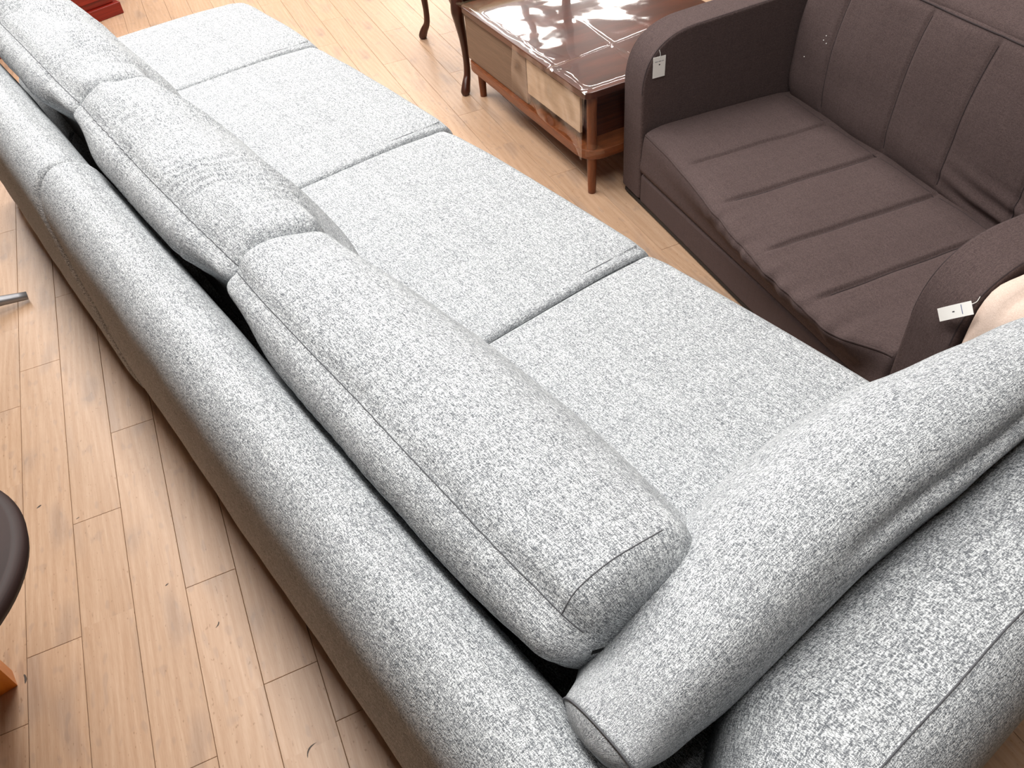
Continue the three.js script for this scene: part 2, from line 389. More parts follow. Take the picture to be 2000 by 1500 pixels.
    for (let k = 0; k <= 8; k++) { const a = k / 8 * Math.PI / 2; st.push([z1 + rr * (1 - Math.sin(a)), rr * (1 - Math.cos(a))]); }
    for (const [z, ins] of st) {
      const t = (z0 - z) / L;
      P.push(insetRing(ring, ins).map(p => {
        const crown = Math.sin(Math.PI * clamp(t, 0, 1));
        let y = p.y, x = p.x;
        if (y > 0.36) y += 0.006 * crown * smooth(0.19, 0.4, x) + 0.0025 * n3(x * 4, z * 4, pi) * crown - 0.006 * smooth(0.06, 0, Math.min(t, 1 - t) * L) * smooth(xf - 0.22, xf, x);
        if (lastPad) { const e = smooth(0.10, 0, z - z1); x -= x > 0.6 ? e * e * 0.045 : 0; }
        return V(x + (x > 0.9 ? 0.004 * n3(z * 5, 2, pi) : 0), y, z);
      }));
    }
    const c0 = V((xb + xf) / 2, 0.33, P[0][0].z), c1 = V((xb + xf) / 2, 0.33, P[P.length - 1][0].z);
    P.unshift(P[0].map(() => c0)); P.push(P[1].map(() => c1));
    const pad = mesh('seat_cushion', gridGeo(P, { wrap: true, flip: true }), greyFabric, sofa);
    // narrow turned hem beside each joint
    if (pi > 0) {
      const a = [], b = [];
      for (let k = 0; k <= 40; k++) {
        const x = 0.22 + (xf - 0.03 - 0.22) * k / 40, drop = 0.0012 + (k > 32 ? (k - 32) * (k - 32) * 0.00018 : 0);
        a.push([V(x, 0.3925 - drop, z0 + 0.001), V(x, 0.4018 - drop, z0 - 0.001), V(x, 0.4042 - drop, z0 - 0.007), V(x, 0.4048 - drop, z0 - 0.014), V(x, 0.4042 - drop, z0 - 0.019), V(x, 0.4, z0 - 0.0215)]);
        b.push(V(x, 0.4038 - drop, z0 - 0.0215));
      }
      const hem = mesh('hem', gridGeo(a), greyFabric, pad);
      mesh('stitching', tube(b, 0.0008), greyThread, pad);
    }
  });
}

// ---------------------------------------------------------------- loose back cushions
// ring of the section in (x, y); z runs along; ends taper and round
function cushion(name, label, z0, z1, opt) {
  const o = thing(name, label, 'cushion', [0, 0, 0], 0, 'loose back cushions of the grey sofa');
  const L = Math.abs(z1 - z0), dir = Math.sign(z1 - z0);
  const base = opt.ring || [[0.262, 0.414], [0.20, 0.426], [0.178, 0.50], [0.162, 0.575], [0.138, 0.616], [0.120, 0.650], [0.130, 0.686], [0.161, 0.711], [0.198, 0.726], [0.240, 0.732], [0.285, 0.724], [0.330, 0.699], [0.372, 0.652], [0.408, 0.59], [0.432, 0.52], [0.442, 0.46], [0.42, 0.424], [0.35, 0.412]];
  const M = 150, ring = spline(base, M, true);
  const seamAt = (sx, sy) => { let bj = 0, bd = 9; ring.forEach((p, j) => { const d2 = Math.hypot(p.x - sx, p.y - sy); if (d2 < bd) { bd = d2; bj = j; } }); return bj; };
  const jBack = seamAt(0.161, 0.711), jFront = seamAt(0.305, 0.715);
  const N = 150, P = [];
  const er = opt.er || 0.05; // end rounding radius
  const st = [];
  for (let k = 0; k <= 14; k++) { const a = k / 14 * Math.PI / 2; st.push([er * (1 - Math.cos(a)), er * (1 - Math.sin(a))]); }
  for (let k = 1; k < N; k++) st.push([er + (L - 2 * er) * k / N, 0]);
  for (let k = 14; k >= 0; k--) { const a = k / 14 * Math.PI / 2; st.push([L - er * (1 - Math.cos(a)), er * (1 - Math.sin(a))]); }
  for (const [s, ins0] of st) {
    const t = s / L;
    const pn = (opt.pinch0 ?? 0.02) * Math.pow(1 - smooth(0, 0.30, t), 1.5) + (opt.pinch1 ?? 0.03) * Math.pow(smooth(0.68, 1, t), 1.5);
    const sec = insetRing(ring, p => ins0 + pn * (0.3 + 0.9 * smooth(0.715, 0.64, p.y)));
    P.push(sec.map((p, j) => {
      let x = p.x, y = p.y;
      const z = z0 + dir * s;
      // stuffing unevenness
      const top = smooth(0.55, 0.7, y);
      const wob = 0.007 * n3(z * 3.2, x * 7, y * 7 + opt.sd) + 0.003 * n3(z * 9, x * 14, y * 14 + opt.sd);
      // cross folds on the top
      const fold = top * (opt.folds || 0) * 0.0022 * Math.sin((z + 0.05 * n3(z * 6, x * 9, opt.sd)) * 210 + x * 26) * smooth(-0.25, 0.25, n3(z * 5, x * 11, opt.sd + 9)) * smooth(0, 0.12, Math.min(t, 1 - t) * L);
      // gathers running into the ends
      const e = smooth(0.16, 0.02, Math.min(t, 1 - t) * L);
      const gather = e * 0.0035 * Math.sin(j * 0.42 + 3 * n3(j * 0.06, opt.sd, 0));
      // seam pulled in
      const sd1 = Math.abs(j - jBack), pull = -0.0035 * gauss(sd1, 1.4) + 0.0015 * gauss(j - jBack - 4, 1.6);
      const q = wob + fold + gather + pull;
      const cx = 0.26, cy = 0.57, dx = x - cx, dy = y - cy, l = Math.hypot(dx, dy) || 1;
      x += dx / l * q; y += dy / l * q;
      const lean = opt.lean ? opt.lean(t) : 0;
      return V(x + lean + (opt.dx || 0), y + (opt.dy || 0), z);
    }));
  }
  const ctr = i => { const c = V(); P[i].forEach(p => c.add(p)); return c.multiplyScalar(1 / P[i].length); };
  const c0 = ctr(0), c1 = ctr(P.length - 1);
  const first = P[0], last = P[P.length - 1];
  const seamRow = P.map(r => r[jBack].clone());
  const frontRow = P.map(r => r[jFront].clone());
  const i0 = 12, endRow = P[i0].map(p => p.clone());
  P.unshift(first.map(p => p.clone().lerp(c0, 0.5))); P.unshift(first.map(() => c0));
  P.push(last.map(p => p.clone().lerp(c1, 0.5))); P.push(last.map(() => c1));
  const flip = dir < 0;
  const body = mesh('cover', gridGeo(P, { wrap: true, flip }), greyFabric, o);
  mesh('seam', tube(seamRow.slice(6, -6).filter((p, i) => i % 2 === 0), 0.0009), greyThread, o);
  // short seam of the end panel, across the top
  const a = Math.min(jBack, jFront), b = Math.max(jBack, jFront), er2 = [];
  for (let j = a; j <= b; j += 2) er2.push(endRow[j].clone().add(V(0, 0.0001, 0)));
  if (opt.endSeam) mesh('seam', tube(er2, 0.0008), greyThread, o);
  return o;
}
cushion('back_cushion', 'puffy grey back cushion nearest the sofa corner, touching the arm cushion', -0.305, -1.125, { sd: 1.3, folds: 0.25, pinch0: 0.010, pinch1: 0.03, er: 0.042, endSeam: true });
cushion('back_cushion', 'grey back cushion in the middle, creased top, between two other cushions', -1.118, -1.892, { sd: 4.1, folds: 1.3, pinch0: 0.034, pinch1: 0.034, dx: 0.006, er: 0.026 });
cushion('back_cushion', 'grey back cushion farthest from the arm, with many cross wrinkles', -1.888, -2.86, { sd: 7.7, folds: 2.2, pinch0: 0.034, pinch1: 0.03, dx: 0.006, er: 0.026 });

// arm cushion: a long pillow leaning on the arm, its pointed end over the corner
{
  const o = thing('arm_cushion', 'long grey pillow leaning on the sofa arm, pointed end over the corner', 'cushion', [0, 0, 0], 0, 'loose back cushions of the grey sofa');
  const x0 = 0.118, x1 = 1.03, N = 170, M = 130, P = [];
  // section in (z', y): arm side positive; unit shape
  for (let i = 0; i <= N; i++) {
    const t = i / N, x = x0 + (x1 - x0) * t;
    const grow = Math.pow(Math.sin(Math.PI / 2 * clamp((t + 0.035) / 0.46, 0, 1)), 0.75) * (1 - 0.7 * Math.pow(smooth(0.82, 1, t), 1.4));
    const half = 0.035 + 0.064 * grow - 0.028 * smooth(0.5, 0.95, t); // half thickness
    const zc = -0.230 - 0.026 * smooth(0, 0.4, t) + 0.046 * smooth(0.45, 0.95, t);
    const topY = 0.694 + 0.026 * smooth(0, 0.3, t) - 0.012 * smooth(0.7, 1, t), botY = 0.62 - 0.208 * smooth(0.0, 0.10, t);
    const row = [];
    for (let j = 0; j < M; j++) {
      const a = j / M * 2 * Math.PI, c = Math.cos(a), s = Math.sin(a);
      const ex = 0.85;
      let zz = Math.sign(c) * Math.pow(Math.abs(c), ex) * half, yy = Math.sign(s) * Math.pow(Math.abs(s), 0.8);
      let y = (topY + botY) / 2 + yy * (topY - botY) / 2;
      // leans: lower part stands further out on the seat
      const lean = (topY - y) * 0.30;
      let z = zc + zz - lean;
      const wob = 0.006 * n3(x * 4, y * 6, 2.2) + 0.003 * n3(x * 11, y * 11 + z * 9, 5.2);
      // long fold on the arm side
      const fx = (x - 0.40) / 0.5, fy = 0.694 - 0.012 * Math.sin(fx * 3);
      const foldLine = y - fy, side = c > 0 ? 1 : 0;
      const fold = side * (-0.013 * gauss(foldLine, 0.008) + 0.008 * gauss(foldLine + 0.022, 0.010)) * smooth(0.36, 0.56, x) * (0.8 + 0.5 * n3(x * 16, 3, 1));
      const q = wob + fold;
      z += (c > 0 ? 1 : -1) * Math.abs(c) * q; y += s * q;
      row.push(V(x + (topY - y) * 0.10 * smooth(0.2, 0, t), y, z));
    }
    P.push(row);
  }
  const mid = i => { const c = V(); P[i].forEach(p => c.add(p)); return c.multiplyScalar(1 / M); };
  const c0 = mid(0), c1 = mid(N);
  const first = P[0], last = P[N];
  c0.x -= 0.015; c1.x += 0.006;
  P.unshift(first.map(p => p.clone().lerp(c0, 0.45).add(V(-0.005, 0, 0)))); P.unshift(first.map(() => c0));
  P.push(last.map(p => p.clone().lerp(c1, 0.5).add(V(0.004, 0, 0)))); P.push(last.map(() => c1));
  mesh('cover', gridGeo(P, { wrap: true }), greyFabric, o);
  mesh('seam', tube(first.filter((p, j) => j % 4 === 0).map(p => p.clone().add(V(-0.0005, 0, 0))), 0.0012, true), greyThread, o);
}

// ---------------------------------------------------------------- brown sofa: local x = depth from its front, z = along it
const BR = { pos: [1.486, 0, -1.525], a: 0.276 };
const brownPoint = (x, y, z) => V(BR.pos[0] + Math.cos(BR.a) * x - Math.sin(BR.a) * z, y, BR.pos[2] + Math.sin(BR.a) * x + Math.cos(BR.a) * z);
{
  const s = thing('loveseat', 'dark brown fabric two-seat sofa with stitched channels and rounded arms', 'sofa', BR.pos, -BR.a);
  const W = 1.04;
  // arm outline in (x, y)
  const outline = new THREE.Shape();
  outline.moveTo(0.02, 0.015); outline.lineTo(0.0, 0.03); outline.lineTo(-0.004, 0.36);
  outline.bezierCurveTo(-0.004, 0.46, 0.05, 0.515, 0.15, 0.523);
  outline.lineTo(0.50, 0.545); outline.lineTo(0.76, 0.55); outline.lineTo(0.76, 0.015); outline.lineTo(0.02, 0.015);
  for (const z of [-0.105, W]) {
    const g = new THREE.ExtrudeGeometry(outline, { depth: 0.105 - 0.016, bevelEnabled: true, bevelThickness: 0.008, bevelSize: 0.008, bevelOffset: -0.008, bevelSegments: 4, curveSegments: 24 });
    g.translate(0, 0, z + 0.008);
    const arm = mesh('armrest', g, brownFabric, s);
    for (const zz of [z + 0.004, z + 0.101]) {
      const pts = outline.getPoints(24).filter(p => p.y > 0.05 && p.x < 0.6).map(p => V(p.x, p.y, zz));
      mesh('seam', tube(pts.map(p => p.clone().add(V(-0.0003 * (p.y < 0.45), 0.0002 - 0.003 * smooth(0.4, 0.5, p.y), 0)).add(V(0.0026 * (1 - smooth(0.4, 0.5, p.y)), 0, 0))), 0.0016, false, 6, 120), brownThread, arm);
    }
  }
  // base under the seat
  mesh('base_panel', bx(0.0, 0.02, 0.001, 0.62, 0.118, W - 0.001, 0.012, 3), brownFabric, s);
  for (const [x, z] of [[0.05, -0.05], [0.05, W + 0.05], [0.7, -0.05], [0.7, W + 0.05]]) mesh('leg', (() => { const g = new THREE.CylinderGeometry(0.02, 0.018, 0.022, 14); g.translate(x, 0.011, z); return g; })(), blackPlastic, s);
  mesh('trim', bx(0.006, 0.006, -0.098, 0.74, 0.02, W + 0.098, 0.003), blackPlastic, s);
  // seat cushion with stitched channels
  const chS = [0.225, 0.425, 0.638, 0.828];
  const near = (z, arr) => arr.reduce((m, c) => Math.abs(z - c) < Math.abs(m) ? z - c : m, 9);
  {
    const P = [], NZ = 260, pr = spline([[0.50, 0.13], [0.006, 0.122], [-0.006, 0.135], [-0.004, 0.18], [0.0, 0.222], [0.008, 0.243], [0.03, 0.251], [0.15, 0.253], [0.30, 0.252], [0.46, 0.250], [0.53, 0.245]], 150);
    for (let i = 0; i <= NZ; i++) {
      const t = i / NZ, z = 0.002 + (W - 0.004) * t;
      const e = Math.min(t, 1 - t) * W, er = 0.015, ins = e < er ? er - Math.sqrt(er * er - (er - e) * (er - e)) : 0;
      const g = near(z, chS);
      P.push(pr.map((p, j) => {
        let x = p.x, y = p.y;
        const topness = smooth(0.20, 0.245, y), reach = smooth(0.02, 0.07, x) * smooth(0.49, 0.45, x);
        const bulge = 0.07 * smooth(0.0, 0.75, z) * smooth(W, 0.9, z);
        const fr = smooth(0.14, 0.24, y) * smooth(0.35, 0.0, x);
        x -= bulge * fr;
        y += topness * (-ins) + topness * (0.006 - 0.009 * gauss(g, 0.0045) * reach + 0.004 * (1 - gauss(g, 0.05)) * reach);
        y += topness * 0.004 * n3(x * 8, z * 8, 3) - topness * 0.012 * smooth(0.55, 1, z / W) * smooth(0.3, 0, x);
        // puckered front edge
        const pk = smooth(0.12, -0.08, x) * smooth(0.14, 0.2, y) * smooth(0.3, 0.5, z) * smooth(1.03, 0.9, z);
        const ripple = 0.002 * Math.sin(z * 95 + 5 * n3(z * 6, y * 9, 2)) + 0.012 * n3(z * 11, y * 20, 8) + 0.008 * n3(z * 27, y * 30, 3);
        x -= pk * ripple; y += pk * topness * 0.6 * ripple;
        if (x < 0.02) x += ins;
        return V(x, y, z);
      }));
    }
    const cush = mesh('seat_cushion', gridGeo(P, { flip: true }), brownFabric, s);
    const j = pr.findIndex(p => p.x > 0.004 && p.y > 0.235 && p.y < 0.25);
    mesh('piping', tube(P.map(r => r[j].clone()).filter((p, i) => i % 3 === 0), 0.0028), brownFabric, cush);
    // faint seam across the back of the channels
    const jb = pr.findIndex(p => p.x > 0.455 && p.y > 0.2);
    mesh('seam', tube(P.slice(8, -8).map(r => r[jb].clone().add(V(0, -0.0004, 0))).filter((p, i) => i % 4 === 0), 0.0011), brownThread, cush);
    for (const c of chS) {
      const i = Math.round((c - 0.002) / (W - 0.004) * NZ), pts = [];
      pr.forEach((p, jj) => { if (p.y > 0.2 && p.x > 0.05 && p.x < 0.46 && jj % 3 === 0) pts.push(P[i][jj].clone().add(V(0, 0.0002, 0))); });
      mesh('seam', tube(pts, 0.0013), brownThread, cush);
    }
  }
  // back cushion with stitched channels, under a padded top roll
  const chB = [0.165, 0.425, 0.625, 0.84];
  {
    const P = [], NZ = 240, pr = spline([[0.56, 0.22], [0.50, 0.235], [0.478, 0.30], [0.474, 0.40], [0.486, 0.50], [0.505, 0.58], [0.522, 0.618], [0.54, 0.632], [0.58, 0.63]], 120);
    for (let i = 0; i <= NZ; i++) {
      const t = i / NZ, z = 0.003 + (W - 0.006) * t;
      const e = Math.min(t, 1 - t) * W, er = 0.04, ins = e < er ? er - Math.sqrt(er * er - (er - e) * (er - e)) : 0;
      const g = near(z, chB);
      P.push(pr.map(p => {
        let x = p.x, y = p.y;
        const f = smooth(0.56, 0.52, x), reach = smooth(0.24, 0.29, y) * smooth(0.635, 0.6, y);
        x += f * (ins + 0.006 * gauss(g, 0.004) * reach - 0.004 * (1 - gauss(g, 0.06)) * reach);
        x -= f * 0.006 * n3(z * 6, y * 6, 7) + f * 0.008 * smooth(0.40, 0.28, y) * (0.5 + n3(z * 4, 2, 2));
        const wr = smooth(0.4, 0.26, y) * smooth(0.55, 0.8, z);
        x -= f * wr * 0.006 * Math.sin(y * 130 + z * 18);
        return V(x, y, z);
      }));
    }
    const cush = mesh('back_cushion', gridGeo(P), brownFabric, s);
    for (const c of chB) {
      const i = Math.round((c - 0.003) / (W - 0.006) * NZ), pts = [];
      pr.forEach((p, jj) => { if (p.y > 0.26 && p.y < 0.61 && jj % 3 === 0) pts.push(P[i][jj].clone().add(V(-0.0004, 0, 0))); });
      mesh('seam', tube(pts, 0.0014), brownThread, cush);
    }
    const jt = pr.findIndex(p => p.y > 0.622);
    mesh('seam', tube(P.map(r => r[jt].clone().add(V(-0.001, 0.001, 0))).filter((p, i) => i % 4 === 0), 0.002), brownThread, cush);
    // bits of white lint
    for (const [y, z] of [[0.452, 0.128], [0.449, 0.142], [0.463, 0.134], [0.385, 0.075]]) {
      const i = Math.round(z / W * NZ), jj = pr.findIndex(p => p.y > y);
      const g = new THREE.IcosahedronGeometry(0.0016, 0); g.translate(P[i][jj].x - 0.001, P[i][jj].y, P[i][jj].z);
      mesh('lint', g, paper, cush);
    }
  }
  // top roll and rear frame
  {
    const P = [], pr = spline([[0.76, 0.03], [0.775, 0.3], [0.77, 0.58], [0.745, 0.655], [0.69, 0.682], [0.61, 0.675], [0.555, 0.652], [0.532, 0.628], [0.56, 0.58], [0.58, 0.3]], 80);
    for (let i = 0; i <= 80; i++) { const z = -0.004 + (W + 0.008) * i / 80; P.push(pr.map(p => V(p.x, p.y + 0.003 * n3(z * 5, p.x * 8, 4), z))); }
    const c0 = P[0].map(() => V(0.66, 0.35, P[0][0].z)), c1 = P[0].map(() => V(0.66, 0.35, P[80][0].z));
    P.unshift(c0); P.push(c1);
    mesh('backrest', gridGeo(P, { flip: true }), brownFabric, s);
  }
}

// ---------------------------------------------------------------- price tags on the brown sofa
function priceTag(label, w, h, prints, place) {
  const t = thing('price_tag', label, 'price tag', [0, 0, 0]);
  // card in local x (width), y down from its top edge; slightly curved
  const curl = place.curl || 0, P = [], B = [];
  for (let i = 0; i <= 12; i++) {
    const u = i / 12 - 0.5, zz = curl * (0.25 - u * u) * 4;
    P.push([V(u * w, 0, zz), V(u * w, -h, zz)]); B.push([V(u * w, 0, zz - 0.0006), V(u * w, -h, zz - 0.0006)]);
  }
  const edge = [];
  for (let i = 0; i <= 12; i++) edge.push(P[i][0]); for (let i = 12; i >= 0; i--) edge.push(P[i][1]);
  const edge2 = []; for (let i = 0; i <= 12; i++) edge2.push(B[i][0]); for (let i = 12; i >= 0; i--) edge2.push(B[i][1]);
  const g = mergeGeometries([gridGeo(P, { flip: true }), gridGeo(B), gridGeo([edge, edge2], { wrap: true })]);
  mesh('card', g, paper, t);
  for (const [x, y, ww, hh, mat] of prints) {
    const u = x / w, zz = curl * (0.25 - u * u) * 4;
    mesh('print', bx(x - ww / 2, -y - hh / 2, zz + 0.0001, x + ww / 2, -y + hh / 2, zz + 0.0004, 0.0001, 1), mat, t);
  }
  const sp = place.string || [[0, 0.016, -0.004], [0.001, 0.006, 0.001], [0, -0.003, 0.0006]];
  mesh('string', tube(sp.map(p => V(...p)), 0.0006), paper, t);
  t.position.copy(place.pos); t.quaternion.setFromRotationMatrix(new THREE.Matrix4().makeBasis(place.ex, place.ey, place.ez));
  return t;
}
{
  // inner face of the far arm
  const exL = brownPoint(1, 0, 0).sub(brownPoint(0, 0, 0)), ezL = brownPoint(0, 0, 1).sub(brownPoint(0, 0, 0));
  const row = []; let q = 1234;
  for (let k = 0; k < 9; k++) { q = (q * 75 + 74) % 65537; row.push([-0.0135 + k * 0.0033, 0.0135, 0.0019, 0.0012 + (q % 3) * 0.0007, k === 2 || k === 6 ? blueInk : ink]); }
  row.push([0.0005, 0.0225, 0.0042, 0.0034, ink]);
  priceTag('white card price tag with printed line on the far arm of the brown sofa', 0.038, 0.058, row, { pos: brownPoint(0.043, 0.462, 0.0035), ex: exL.clone(), ey: V(0, 1, 0), ez: ezL.clone() });
  // front of the near arm, swung sideways
  const a = brownPoint(-0.018, 0.416, 1.110), b = brownPoint(-0.012, 0.468, 1.159);
  const ex = b.clone().sub(a).normalize(), out = exL.clone().multiplyScalar(-1);
  const ez = out.clone().addScaledVector(ex, -out.dot(ex)).normalize().lerp(V(0, 1, 0).addScaledVector(ex, -ex.y).normalize(), 0.15).normalize(), ey = V().crossVectors(ez, ex).normalize();
  ez.crossVectors(ex, ey).normalize();
  priceTag('white card price tag hanging sideways on the near arm of the brown sofa', 0.074, 0.024, [[0.018, 0.011, 0.0012, 0.017, blueInk], [0.0005, 0.012, 0.005, 0.002, ink]],
    { pos: a.clone().lerp(b, 0.5).addScaledVector(ey, 0.012), ex, ey, ez, curl: 0.004, string: [[0.036, -0.006, 0], [0.042, -0.004, -0.006], [0.046, 0.004, -0.012]] });
}

// ---------------------------------------------------------------- low table with shelf, under a plastic sheet; local z = along, x = depth
const TA = 0.178, TB = [1.441, 0, -1.686]; // near leg foot
{
  const t = thing('low_table', 'low reddish brown table with round-cornered lower shelf, standing on slim legs', 'table', TB, -TA);
  const TL = 0.80, TD = 0.62, H = 0.345;
  const legAt = [[0, 0], [0.02, -TL], [TD - 0.06, 0], [TD - 0.04, -TL]];
  for (const [x, z] of legAt) mesh('leg', bar([V(x, 0, z), V(x, 0.12, z), V(x, H - 0.02, z)], [0.0125, 0.0155, 0.0155]), chestnut, t);
  const slab = (x0, x1, z0, z1, y0, y1, r, bev) => {
    const sh = new THREE.Shape();
    sh.moveTo(x0 + r, z0); sh.lineTo(x1 - r, z0); sh.quadraticCurveTo(x1, z0, x1, z0 + r); sh.lineTo(x1, z1 - r); sh.quadraticCurveTo(x1, z1, x1 - r, z1); sh.lineTo(x0 + r, z1); sh.quadraticCurveTo(x0, z1, x0, z1 - r); sh.lineTo(x0, z0 + r); sh.quadraticCurveTo(x0, z0, x0 + r, z0);
    const g = new THREE.ExtrudeGeometry(sh, { depth: y1 - y0 - 2 * bev, bevelEnabled: true, bevelThickness: bev, bevelSize: bev, bevelOffset: -bev, bevelSegments: 2, curveSegments: 12 });
    g.rotateX(Math.PI / 2); g.translate(0, y1 - bev, 0); return g;
  };
  mesh('shelf', slab(-0.035, TD, -TL - 0.016, 0.03, 0.125, 0.155, 0.075, 0.003), chestnut, t);
  mesh('tabletop', slab(-0.035, TD + 0.02, -TL - 0.016, 0.024, H - 0.022, H, 0.03, 0.003), tableTop, t);
  // closed rear part with a plain board; added pale board imitates the floor reflected in the plastic
  mesh('back_panel', bx(-0.022, 0.157, -TL - 0.005, -0.012, H - 0.024, -0.36, 0.001), panelBoard, t);
  mesh('painted_reflection', bx(-0.020, 0.195, -0.359, -0.012, H - 0.036, -0.035, 0.001), reflectionTone, t);
  mesh('dark_filler_box', bx(0.03, 0.156, -TL + 0.03, TD - 0.06, H - 0.023, -0.05, 0.001), tableTop, t);  // added dark block, stands in for shade inside the open shelf

  // clear plastic cover
  const c = thing('plastic_cover', 'crinkled clear plastic sheet draped over the low brown table', 'plastic sheet', TB, -TA);
  const x0 = -0.046, x1 = TD + 0.05, z0 = -TL - 0.018, z1 = 0.034, NX = 120, NZ = 150, P = [];
  const yTop = H + 0.003;
  const ridge = (x, z) => 0.0012 * n3(x * 9, z * 8, 1) + 0.0016 * Math.abs(n3(x * 5 + 3, z * 4, 5)) + 0.0003 * n3(x * 34, z * 30, 9) * (0.3 + smooth(0.05, -0.02, x) + smooth(-0.06, 0.02, z)) + 0.004 * gauss(x - 0.19 - 0.32 * (z + 0.1) * -0.3, 0.006) * smooth(-0.5, -0.1, z) + 0.0035 * gauss(z + 0.17 + 0.12 * x, 0.006) + 0.003 * gauss(x + 0.03 + 0.01 * n3(z * 9, 1, 1), 0.010) + 0.003 * gauss(z - 0.018, 0.010);
  for (let i = 0; i <= NX; i++) {
    const row = []; const x = x0 + (x1 - x0) * i / NX;
    for (let j = 0; j <= NZ; j++) { const z = z0 + (z1 - z0) * j / NZ; row.push(V(x, yTop + 0.0015 + ridge(x, z), z)); }
    P.push(row);
  }
  mesh('top_sheet', gridGeo(P), clearVinyl, c);
  // skirt on the long side: hangs over the part near the open end
  const S = [], ns = 60;
  for (let j = 0; j <= 90; j++) {
    const z = -0.40 + (z1 + 0.40) * j / 90, row = [];
    const hem = 0.182 - 0.035 * smooth(-0.1, 0.05, z) + 0.006 * n3(z * 9, 1, 1);
    const topy = yTop + 0.0015 + ridge(x0, z);
    for (let i = 0; i <= 24; i++) {
      const q = i / 24, y = topy + (hem - topy) * q;
      row.push(V(x0 - 0.006 * Math.sin(q * 2) - q * 0.010 * Math.sin(z * 26 + 2 * n3(z * 6, q * 2, 3)) - 0.004 * n3(z * 18, q * 3, 6), y, z));
    }
    S.push(row);
  }
  mesh('side_skirt', gridGeo(S, { flip: true }), clearVinyl, c);
  // skirt on the short end
  const E = [];
  for (let j = 0; j <= 80; j++) {
    const x = x0 + (x1 - x0) * j / 80, row = [];
    const hem = 0.150 + 0.006 * n3(x * 9, 4, 1), topy = yTop + 0.0015 + ridge(x, z1);
    for (let i = 0; i <= 24; i++) { const q = i / 24; row.push(V(x, topy + (hem - topy) * q, z1 + 0.005 * Math.sin(q * 2) + q * 0.007 * Math.sin(x * 30 + 2 * n3(x * 6, q * 2, 7)) + 0.003 * n3(x * 18, q * 3, 2))); }
    E.push(row);
  }
  mesh('end_skirt', gridGeo(E), clearVinyl, c);
}

